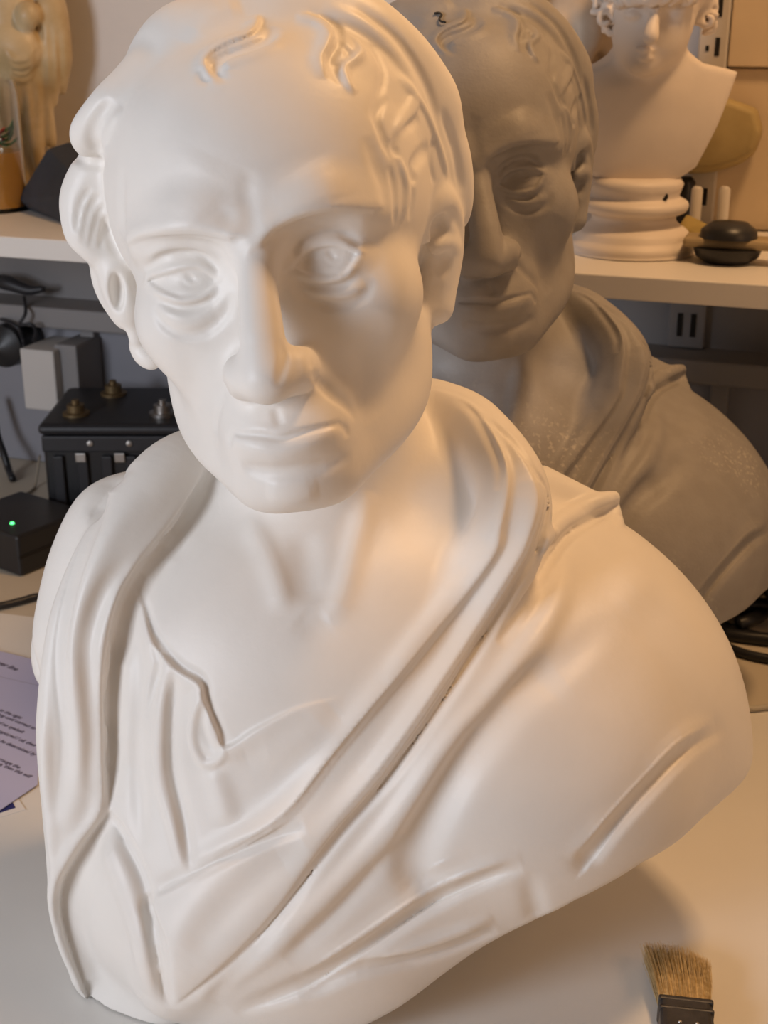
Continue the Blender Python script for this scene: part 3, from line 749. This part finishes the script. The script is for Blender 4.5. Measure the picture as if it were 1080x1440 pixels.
# --- glass jar with flowers in amber liquid
jc = px(-6, 290, 1.438); jc = np.array([jc[0], 1.438, Z_SHELF])
jz = px(-2, 112, jc[1]+0)[2]-Z_SHELF; jr = .0340
j = empty('glass_jar', jc, 0, label='clear glass jar of amber liquid with red petals, left end of the shelf', cat='jar')
from_bm('glass', lathe_bm([(.0005, 0), (jr, 0), (jr, jz*.9), (jr*.93, jz), (jr*.86, jz), (jr*.93, jz*.9), (jr-.002, .004), (.0005, .004)], 48), M_GLASS, j, True, 40)
from_bm('amber_fill', lathe_bm([(.0005, .0045), (jr-.0026, .0045), (jr-.0026, jz*.46), (.0005, jz*.46)], 48), M_AMBER, j, True, 40)
bm = bmesh.new(); rr = random.Random(3)
def petal(bm, c, r, ax, tilt):
    n = 8; pts = []
    for i in range(n):
        a = 2*math.pi*i/n; p = Vector((r*math.cos(a)*1.0, r*.45*math.sin(a), .003*math.cos(2*a)))
        p.rotate(Matrix.Rotation(tilt, 3, 'Y')); p.rotate(Matrix.Rotation(ax, 3, 'Z')); pts.append(bm.verts.new(Vector(c)+p))
    bm.faces.new(pts); pts2 = [bm.verts.new(v.co+Vector((0, 0, .0012))) for v in pts]; bm.faces.new(pts2[::-1])
    for i in range(n): bm.faces.new((pts[i], pts[(i+1) % n], pts2[(i+1) % n], pts2[i]))
for k in range(12): petal(bm, (-.004+rr.uniform(-.012, .016), -.010+rr.uniform(-.008, .008), jz*.46+.006+rr.random()*.016), .010, rr.random()*6, rr.uniform(-.8, .8))
from_bm('red_petals', bm, M_RED, j, True)
bm = bmesh.new()
for k in range(4): petal(bm, (.020, -.008+rr.uniform(-.006, .008), jz*.46+.008+k*.005), .011, rr.uniform(-.3, .5), rr.uniform(-.7, -.1))
from_bm('green_leaves', bm, M_GREEN, j, True)

# --- dark angular block
Yd = 1.235
zb_ = Z_SHELF
def on(u, v, y): return tuple(px(u, v, y))
P_ = [pz(28, 290, zb_), pz(60, 285, zb_), pz(92, 315, zb_), pz(125, 321, zb_), pz(150, 300, zb_), on(25, 280, 1.43), on(54, 240, 1.42), on(67, 209, 1.42), on(98, 199, 1.42), on(150, 215, 1.38), on(125, 270, 1.31), on(62, 262, 1.42)]
P_ = [Vector((p[0], p[1], max(p[2], zb_))) for p in P_]
o = from_bm('stone_block', hull_bm(P_, .0015), M_SLATE); tag(o, 'dark slate grey angular stone block on the shelf left of the white bust', 'stone')
o = from_bm('black_clip', box_bm((-.008, -.008, 0), (.008, .008, .022), .003), M_BLACK); cl = pz(38, 268, zb_); o.location = (cl[0], cl[1]+.035, zb_); tag(o, 'small black clip standing between the amber jar and the dark stone', 'clip')

# --- right end of the shelf
def onT(u, v, t): s_, z_ = pt_(u, v, t); return WS(s_, t, z_)
OUT_ = [(960, 150), (985, 138), (1022, 136), (1066, 152), (1074, 184), (1063, 216), (1040, 232), (1002, 243), (962, 246)]
oo = from_bm('relief_plaque', hull_bm([Vector(onT(u, v, 1.296)) for u, v in [(u+(1015-u)*.10, v+(190-v)*.10) for u, v in OUT_]]+[Vector(onT(u, v, 1.345)) for u, v in OUT_], .005), M_OLIVE, None, True, 60)
tag(oo, 'olive yellow rounded relief piece hung on the wall behind the youth\'s shoulder', 'plaque')
def tube(name, u, v0, v1, t, r, m, **kw):
    s_, z_ = pt_(u, v1, t); p = WS(s_, t, Z_SHELF); h_ = pt_(u, v0, t)[1]-Z_SHELF
    o = from_bm(name, lathe_bm([(.0004, 0), (r, 0), (r, h_-r*.5), (r*.6, h_), (.0004, h_)], 20), m, None, True, 50); o.location = p; return tag(o, **kw)
tube('white_tube', 977, 262, 310, 1.29, .0052, M_RAIL, label='slim pale tube standing on the shelf next to the rail, left of its pair', cat='tube', group='pale tubes by the rail')
tube('white_tube', 1015, 262, 315, 1.28, .0052, M_RAIL, label='slim pale tube standing on the shelf above the black clamp', cat='tube', group='pale tubes by the rail')
tube('dark_bottle', 960, 248, 300, 1.325, .010, M_BLACK, label='small black bottle behind the youth\'s socle', cat='bottle')
Pw = [pz(956, 352, Z_SHELF), pz(990, 352, Z_SHELF), pz(958, 338, Z_SHELF), pz(1002, 342, Z_SHELF)]
s0 = [on(953, 318, Pw[0][1]), on(966, 300, Pw[0][1]+.02), on(1002, 318, Pw[1][1]+.01), on(994, 336, Pw[1][1]-.005)]
o = from_bm('sponge', hull_bm([Vector(p) for p in Pw]+[Vector(p) for p in s0], .002), M_SPONGE, None, True, 40); tag(o, 'yellow brown wedge of sponge on the shelf right of the socle', 'sponge')
cc = pz(1026, 372, Z_SHELF)
ck = empty('clamp', (cc[0], cc[1]+.012, Z_SHELF), -A19, label='flat tan wooden clamp between two black domes at the right end of the shelf', cat='tool')
o = from_bm('black_foot', lathe_bm([(.0004, 0), (.018, .0), (.026, .005), (.029, .013), (.0004, .013)], 40), M_BLACK, ck, True, 50)
o = from_bm('wooden_bar', box_bm((-.036, -.016, .013), (.050, .016, .021), .003), M_WOOD, ck)
o = from_bm('black_knob', lathe_bm([(.0004, .021), (.024, .021), (.023, .027), (.015, .033), (.0004, .035)], 40), M_BLACK, ck, True, 60)

# ================================================================== things on the rear bench
# black machine with slotted front
a_ = pz(77, 752, 0); W_m = .165
h_m = px(62, 597, a_[1])[2]
mc = empty('black_machine', (a_[0]-.005, a_[1], 0), 0, label='black metal power unit with bolts on top and vertical slots in front', cat='machine')
dm = .14
bm = box_bm((0, .004, .006), (W_m, dm, h_m-.012), .004); from_bm('housing', bm, M_BLACK, mc)
from_bm('top_plate', box_bm((-.003, -.002, h_m-.012), (W_m+.003, dm+.003, h_m), .006, seg=3), M_BLACKMETAL, mc)
from_bm('front_band', box_bm((.0, -.0005, h_m-.030), (W_m, .006, h_m-.0125), .002), M_BLACKMETAL, mc)
for k in range(6):
    from_bm('front_fin', box_bm((.010+k*.025, -.001, .010), (.021+k*.025, .006, h_m-.034), .0015), M_BLACKMETAL, mc)
for k in range(2):
    from_bm('catch', box_bm((.034+k*.040, -.003, h_m-.040), (.045+k*.040, -.0005, h_m-.030), .001), M_STEEL, mc)
    o = from_bm('screw', lathe_bm([(.0002, 0), (.003, 0), (.003, .0015), (.0002, .002)], 14), M_STEEL, mc); o.location = (.050+k*.040, -.0005, h_m-.020); o.rotation_euler = (math.pi/2, 0, 0)
for k in range(6): from_bm('side_slat', box_bm((-.0015, .02, .015+k*.013), (.001, dm-.01, .020+k*.013), .0004), M_BLACKMETAL, mc)
for k, (x, y, m) in enumerate([(.030, .035, M_BRASS), (.120, .035, M_STEEL), (.055, .110, M_BRASS)]):
    o = from_bm('bolt', lathe_bm([(.0002, 0), (.014, 0), (.014, .003), (.009, .0035), (.009, .011), (.0005, .011)], 6 if False else 24), m, mc, True, 35); o.location = (x, y, h_m)
    o2 = from_bm('bolt_stud', lathe_bm([(.0002, .011), (.004, .011), (.004, .016), (.0002, .016)], 12), m, o, True, 35)
# power adapter with green light
c0 = pz(30, 812, 0); c1 = pz(92, 786, 0); c2 = pz(-40, 770, 0)
e1 = unit(c1-c0); e2 = np.array([-e1[1], e1[0], 0])
hA = px(27, 755, c0[1])[2]
o = empty('power_adapter', tuple(c0), math.atan2(e1[1], e1[0]), label='low black adapter box with a green light, at the left edge of the bench', cat='adapter')
from_bm('case', box_bm((0, 0, 0), (.09, .10, hA), .003), M_BLACK, o)
from_bm('green_light', lathe_bm([(.0002, 0), (.0022, 0), (.0016, .001), (.0002, .0012)], 14), M_LED, o).location = tuple(Matrix.Rotation(-math.atan2(e1[1], e1[0]), 3, 'Z') @ Vector(pz(17, 736, hA)-c0))
from_bm('front_groove', box_bm((.0, -.0008, hA*.45), (.06, .001, hA*.52), 0), M_DARK, o)
# white box, grey box, black round thing, wires
b0 = pz(52, 640, 0)
def bbox_at(name, u0, u1, v0, v1, t, d, m, **kw):
    s0, z1 = pt_(u0, v0, t); s1, _ = pt_(u1, v0, t); z0 = max(pt_(u0, v1, t)[1], 0)
    o = from_bm(name, box_bm((s0, t, z0), (s1, t+d, z1), .002), m); o.rotation_euler.z = -A19; return tag(o, **kw)
bbox_at('white_socket_box', 27, 74, 490, 574, 1.262, .067, M_PBOX, label='white mains box fixed low on the wall left of the black machine', cat='box')
bbox_at('grey_socket_box', 75, 106, 484, 560, 1.275, .054, M_TRUNK, label='darker grey box fixed on the wall between the white box and the machine', cat='box')
s_, z_ = pt_(-6, 492, 1.27)
o = from_bm('black_round_plug', lathe_bm([(.0004, 0), (.024, 0), (.027, .006), (.024, .045), (.0004, .058)], 32), M_BLACK, None, True, 50); o.location = WS(s_, 1.329, z_); o.rotation_euler = (math.pi/2, 0, -A19); tag(o, 'round black plug on the wall at the left edge of the picture', 'plug')
def cable(name, pts, r, m, **kw): return tag(from_bm(name, tube_bm(pts, r), m, None, True), **kw)
def T(u, v, t): s_, z_ = pt_(u, v, t); return WS(s_, t, max(z_, .003))
cable('power_cable', [T(-12, 560, 1.30), T(-4, 610, 1.29), T(6, 640, 1.28), T(12, 660, 1.275), pz(18, 674, .0035)], .0042, M_BLACK, label='thick black cord dropping to the bench at the left edge', cat='cord')
cable('dark_wire', [T(-10, 445, 1.315), T(10, 452, 1.29), T(26, 462, 1.285), T(32, 478, 1.29), T(34, 488, 1.285)], .0022, M_BLACKMETAL, label='dark wire looping down in front of the ledge at the far left', cat='wire', group='dark wires at the ledge')
cable('dark_wire', [T(34, 418, 1.31), T(36, 440, 1.285), T(28, 456, 1.28), T(44, 456, 1.28), T(50, 466, 1.285), T(47, 480, 1.29)], .0020, M_BLACKMETAL, label='dark wire hanging over the ledge with a small hook bend above the white box', cat='wire', group='dark wires at the ledge')
o = from_bm('cable_bundle', tube_bm([T(-20, 392, 1.325), T(10, 398, 1.318), T(40, 408, 1.318), T(62, 406, 1.32)], [.006, .009, .006, .003]), M_BLACKMETAL, None, True); tag(o, 'dark bundle lying on the wall ledge at far left', 'cable')
cable('thin_wire', [pz(56, 640, .035), pz(50, 680, .004), pz(44, 690, .0015), pz(32, 698, .003), pz(30, 712, .0015), pz(38, 722, .0015)], .0013, M_WIRE, label='thin curled tan wire on the bench beside the black machine', cat='wire')
cable('power_cable', [pz(-60, 862, .004), pz(0, 852, .004), pz(30, 845, .004), pz(60, 838, .004), pz(140, 832, .004), pz(240, 850, .004)], .0035, M_BLACK, label='black cord lying along the bench seam at the left', cat='cord')
# tangled black cables at the right
rr = random.Random(11)
def CB(pts): return [pz(u, v, z) for u, v, z in pts]
cabs = [
 ([(960, 828, .04), (1000, 802, .062), (1040, 786, .072), (1090, 762, .07), (1140, 752, .06)], .0065, 'black cable along the top of the tangle under the grey bust'),
 ([(955, 852, .006), (990, 838, .02), (1020, 850, .03), (1060, 830, .035), (1110, 800, .03)], .0060, 'black cable weaving through the middle of the tangle'),
 ([(985, 825, .02), (1008, 838, .03), (1030, 815, .042), (1060, 808, .045), (1090, 815, .03)], .0055, 'black cable making a small loop in the tangle'),
 ([(970, 862, .006), (1010, 866, .012), (1050, 850, .02), (1100, 850, .02)], .0055, 'black cable bowed along the bottom of the tangle'),
 ([(960, 866, .005), (1000, 874, .005), (1040, 888, .005), (1100, 905, .005)], .0048, 'black cable running down right just below the tangle'),
 ([(975, 893, .004), (1010, 905, .004), (1050, 920, .004), (1110, 932, .004)], .0042, 'thin black cable nearest the camera, right of the white bust'),
 ([(1020, 892, .004), (1050, 896, .005), (1110, 902, .006)], .0060, 'thick black cable entering from the right edge'),
 ([(1064, 780, .05), (1075, 800, .05), (1090, 830, .04), (1110, 860, .02)], .0100, 'thick black cable hanging at the right edge of the picture')]
for k, (u, v) in enumerate([(985, 846), (1012, 828), (1030, 862), (1052, 818), (1066, 842), (1074, 800)]):
    w_ = 30+rr.random()*14; h2 = 12+rr.random()*8
    cabs.append(([(u+w_*math.cos(a)+6*math.sin(3*a+k), v+h2*math.sin(a), .010+.022*(k % 2)+.004*math.sin(2*a)) for a in [j*.62+k for j in range(10)]], .0046+.0008*(k % 3),
                 ['black cable coil at the left tip of the tangle', 'black cable coil near the top left of the tangle', 'black cable coil in the middle of the tangle', 'black cable coil at the top right of the tangle', 'black cable coil at the lower right of the tangle', 'black cable coil touching the right edge of the picture'][k]))
for pts, r, lb in cabs:
    o = cable('black_cable', CB(pts), r, M_BLACK, label=lb, cat='cable', group='tangled black cables')
o = from_bm('black_plug_block', box_bm((-.03, -.02, 0), (.035, .02, .030), .005), M_BLACK); q_ = pz(1050, 838, 0); o.location = (q_[0]+.03, q_[1]+.03, 0); o.rotation_euler.z = .3; tag(o, 'black plug block lying inside the cable tangle', 'plug')
o = cable('pale_cable', [pz(1000, 985, .003), pz(1050, 996, .003), pz(1080, 994, .003), pz(1130, 990, .003)], .0024, M_SEAM, label='thin pale cord lying on the workbench at the right edge', cat='cord')

# ================================================================== things on the near bench
# papers
A = pz(0, 917, .0012); B = pz(47, 930, .0012); D = pz(53, 1106, .0012); Cc = pz(0, 1143, .0012)
ux = unit(D-Cc); uy = unit(np.array([-ux[1], ux[0], 0])); 
w_ = .21; hgt = abs((A-Cc)@uy)+.0
def quadbox(o0, x, y, w, h, z, th):
    return prism_bm([tuple((o0)[:2]), tuple((o0+x*w)[:2]), tuple((o0+x*w+y*h)[:2]), tuple((o0+y*h)[:2])], z, z+th)
# direction of the text lines on the sheet
td = unit(pz(40, 1095, 0)-pz(0, 1078, 0)); ty_ = np.array([-td[1], td[0], 0])
Dn = pz(53, 1106, 0)
sheet = empty('printed_sheet', tuple(Dn), 0, label='lilac printed sheet of paper on the bench left of the white bust', cat='paper')
TL = pz(60, 933, 0); BL_ = pz(-40, 1170, 0); TL2 = pz(-60, 903, 0)
me = prism_bm([(p[0]-Dn[0], p[1]-Dn[1]) for p in (BL_, Dn, TL, TL2)], .0014, .0018); from_bm('page', me, M_PAPER, sheet)
def text(body, u, v, size, bold=.00012):
    cu = bpy.data.curves.new('writing', 'FONT'); cu.body = body; cu.size = size*1.25; cu.align_x = 'RIGHT'; cu.extrude = .00004; cu.offset = bold; cu.shear = .25
    o = bpy.data.objects.new('writing', cu); COL.objects.link(o); dg = bpy.context.evaluated_depsgraph_get(); me = bpy.data.meshes.new_from_object(o.evaluated_get(dg))
    COL.objects.unlink(o); bpy.data.objects.remove(o); p = pz(u, v, 0)
    w = ob('writing', me, M_INK, sheet); w.location = (p[0]-Dn[0], p[1]-Dn[1], .0019); w.rotation_euler.z = math.atan2(td[1], td[0]); return w
text('hanger line', 22, 946, .0060, .0002)
for b_, u, v in (('to the right', 28, 1014), ('along until correct to', 48, 1029), ('and no eyebolt', 31, 1034), ('captured / oil, then', 48, 1053), ('to be determined by', 48, 1066), ('arrange the', 26, 1084), ('e, then this will', 41, 1097)):
    text(b_, u, v, .0042)
bm = bmesh.new(); r0 = pz(-30, 948, 0)-Dn; r1 = pz(60, 968, 0)-Dn; nn = unit(r1-r0); pp = np.array([-nn[1], nn[0], 0])*.0003
vs = [bm.verts.new(tuple(k+np.array([0, 0, .0019]))) for k in (r0, r1, r1+pp, r0+pp)]; bm.faces.new(vs); from_bm('rule', bm, M_INK, sheet)
o = from_bm('photo_card', prism_bm([tuple(pz(u, v, 0)[:2]) for u, v in ((-60, 1170), (36, 1139), (24, 1122), (-60, 1140))], .0001, .0006), M_WPAPER); tag(o, 'white card with a dark blue print under the lilac sheet', 'card')
o2 = from_bm('blue_print', prism_bm([tuple(pz(u, v, 0)[:2]) for u, v in ((-56, 1162), (22, 1137), (17, 1128), (-56, 1150))], .0006, .0008), M_BLUE, o)

# brush
bt = pz(958, 1342, .012); bf = pz(963, 1418, .012); bd = unit(bt-bf); ang = math.atan2(bd[1], bd[0])-math.pi/2
Lb = np.linalg.norm((bt-bf)[:2]); wb = .0142
br = empty('paint_brush', (bf[0], bf[1], 0), ang, label='flat paint brush with pale bristles and black ferrule, lower right corner of the bench', cat='brush')
bm = bmesh.new(); rr = random.Random(2)
box_bm((-wb*.90, -.004, .0065), (wb*.90, Lb*.55, .0160), .003, bm)
from_bm('bristle_core', bm, M_BRISTLE, br)
bm = bmesh.new()
for k in range(2600):
    x0 = rr.uniform(-1, 1); z0 = rr.uniform(-1, 1)
    if abs(z0) > .95-.25*x0*x0: z0 *= .7
    a = Vector((x0*wb*.93, -.002, .0115+z0*.0055))
    ln = Lb*(1.0-.16*max(0, x0)**2+rr.uniform(-.10, .03)) + .003*(1-x0)*.5
    spread = rr.gauss(0, .0009)
    b = Vector((x0*wb*1.22-.0030+spread+.0008*x0, ln, .0115+z0*.0075-.001+rr.gauss(0, .0006)))
    m_ = (a+b)/2+Vector((rr.gauss(0, .0003)+.0006, 0, rr.gauss(0, .0003))); w = .00011
    d1 = Vector((w, 0, 0)); d2 = Vector((0, 0, w))
    rows = []
    for p, sc_ in ((a, 1), (m_, 1), (b, .5)):
        rows.append([bm.verts.new(p+d1*sc_), bm.verts.new(p-d1*.5*sc_+d2*sc_), bm.verts.new(p-d1*.5*sc_-d2*sc_)])
    for r0, r1 in zip(rows, rows[1:]):
        for i in range(3): bm.faces.new((r0[i], r0[(i+1) % 3], r1[(i+1) % 3], r1[i]))
tag(from_bm('bristles', bm, M_BRISTLE, br), kind='stuff')
bm = box_bm((-wb*1.0, -.034, .0030), (wb*1.0, .0005, .0200), .0035, seg=3)
box_bm((-wb*1.03, -.0105, .0026), (wb*1.03, -.0080, .0204), .001, bm); box_bm((-wb*1.03, -.0035, .0026), (wb*1.03, .0, .0204), .001, bm)
from_bm('ferrule', bm, M_FERRULE, br)
from_bm('handle', tube_bm([(0, -.034, .0115), (0, -.06, .0112), (0, -.10, .0105), (0, -.15, .0105)], [.0110, .0085, .0095, .0080]), M_WOOD, br, True)
for s in (-.004, .005):
    o = from_bm('rivet', lathe_bm([(.0002, 0), (.0012, 0), (.0008, .0005), (.0002, .0006)], 10), M_STEEL, br); o.location = (s, -.020, .0199)

# ================================================================== the two casts
def bust_mesh():
    return surface_net(clay, (-.25, .48, -.004), (.27, .83, .56), RES)
V, F = bust_mesh()
print('mesh', len(V), round(time.time()-T0, 1))
c0_ = np.array([-.03, .68, 0])
me = np_mesh('plaster_bust', V-c0_, F)
wb_ = ob('plaster_bust', me, M_WHITE); wb_.location = c0_
tag(wb_, 'large white plaster bust of an older man in a draped toga, nearest the camera', 'bust')
me2 = me.copy(); me2.materials.clear(); me2.materials.append(M_GREY)
gb_ = ob('clay_bust', me2, None); gb_.location = c0_+np.array([.105, .277, 0]); gb_.rotation_euler.z = math.radians(4.6)
tag(gb_, 'grey brown clay bust of the same draped man, behind the white bust', 'bust')

# pen squiggle on the grey bust's crown
Rz = np.array([[math.cos(math.radians(4.6)), -math.sin(math.radians(4.6)), 0], [math.sin(math.radians(4.6)), math.cos(math.radians(4.6)), 0], [0, 0, 1]])
VW = (V-c0_)@Rz.T + np.array(gb_.location); VW = VW[VW[:, 2] > .45]
q = VW-CAM; Zc = q@FW; uu = 540+FPX*(q@RX)/Zc; vv = 720-FPX*(q@UP)/Zc
pts = []
for u, v in ((611, 19), (617, 18), (621, 21), (618, 26), (620, 30), (626, 31)):
    m = np.flatnonzero((np.abs(uu-u) < 4) & (np.abs(vv-v) < 4))
    if len(m): k = m[Zc[m].argmin()]; pts.append(px(u, v, VW[k][1]))
if len(pts) > 2:
    mk = from_bm('pen_mark', tube_bm([p for p in pts], .00075, 6, 3), M_PEN, None, True); mk.parent = gb_; mk.matrix_parent_inverse = Matrix.LocRotScale(gb_.location, gb_.rotation_euler, None).inverted()
    mk['label'] = 'black pen squiggle'
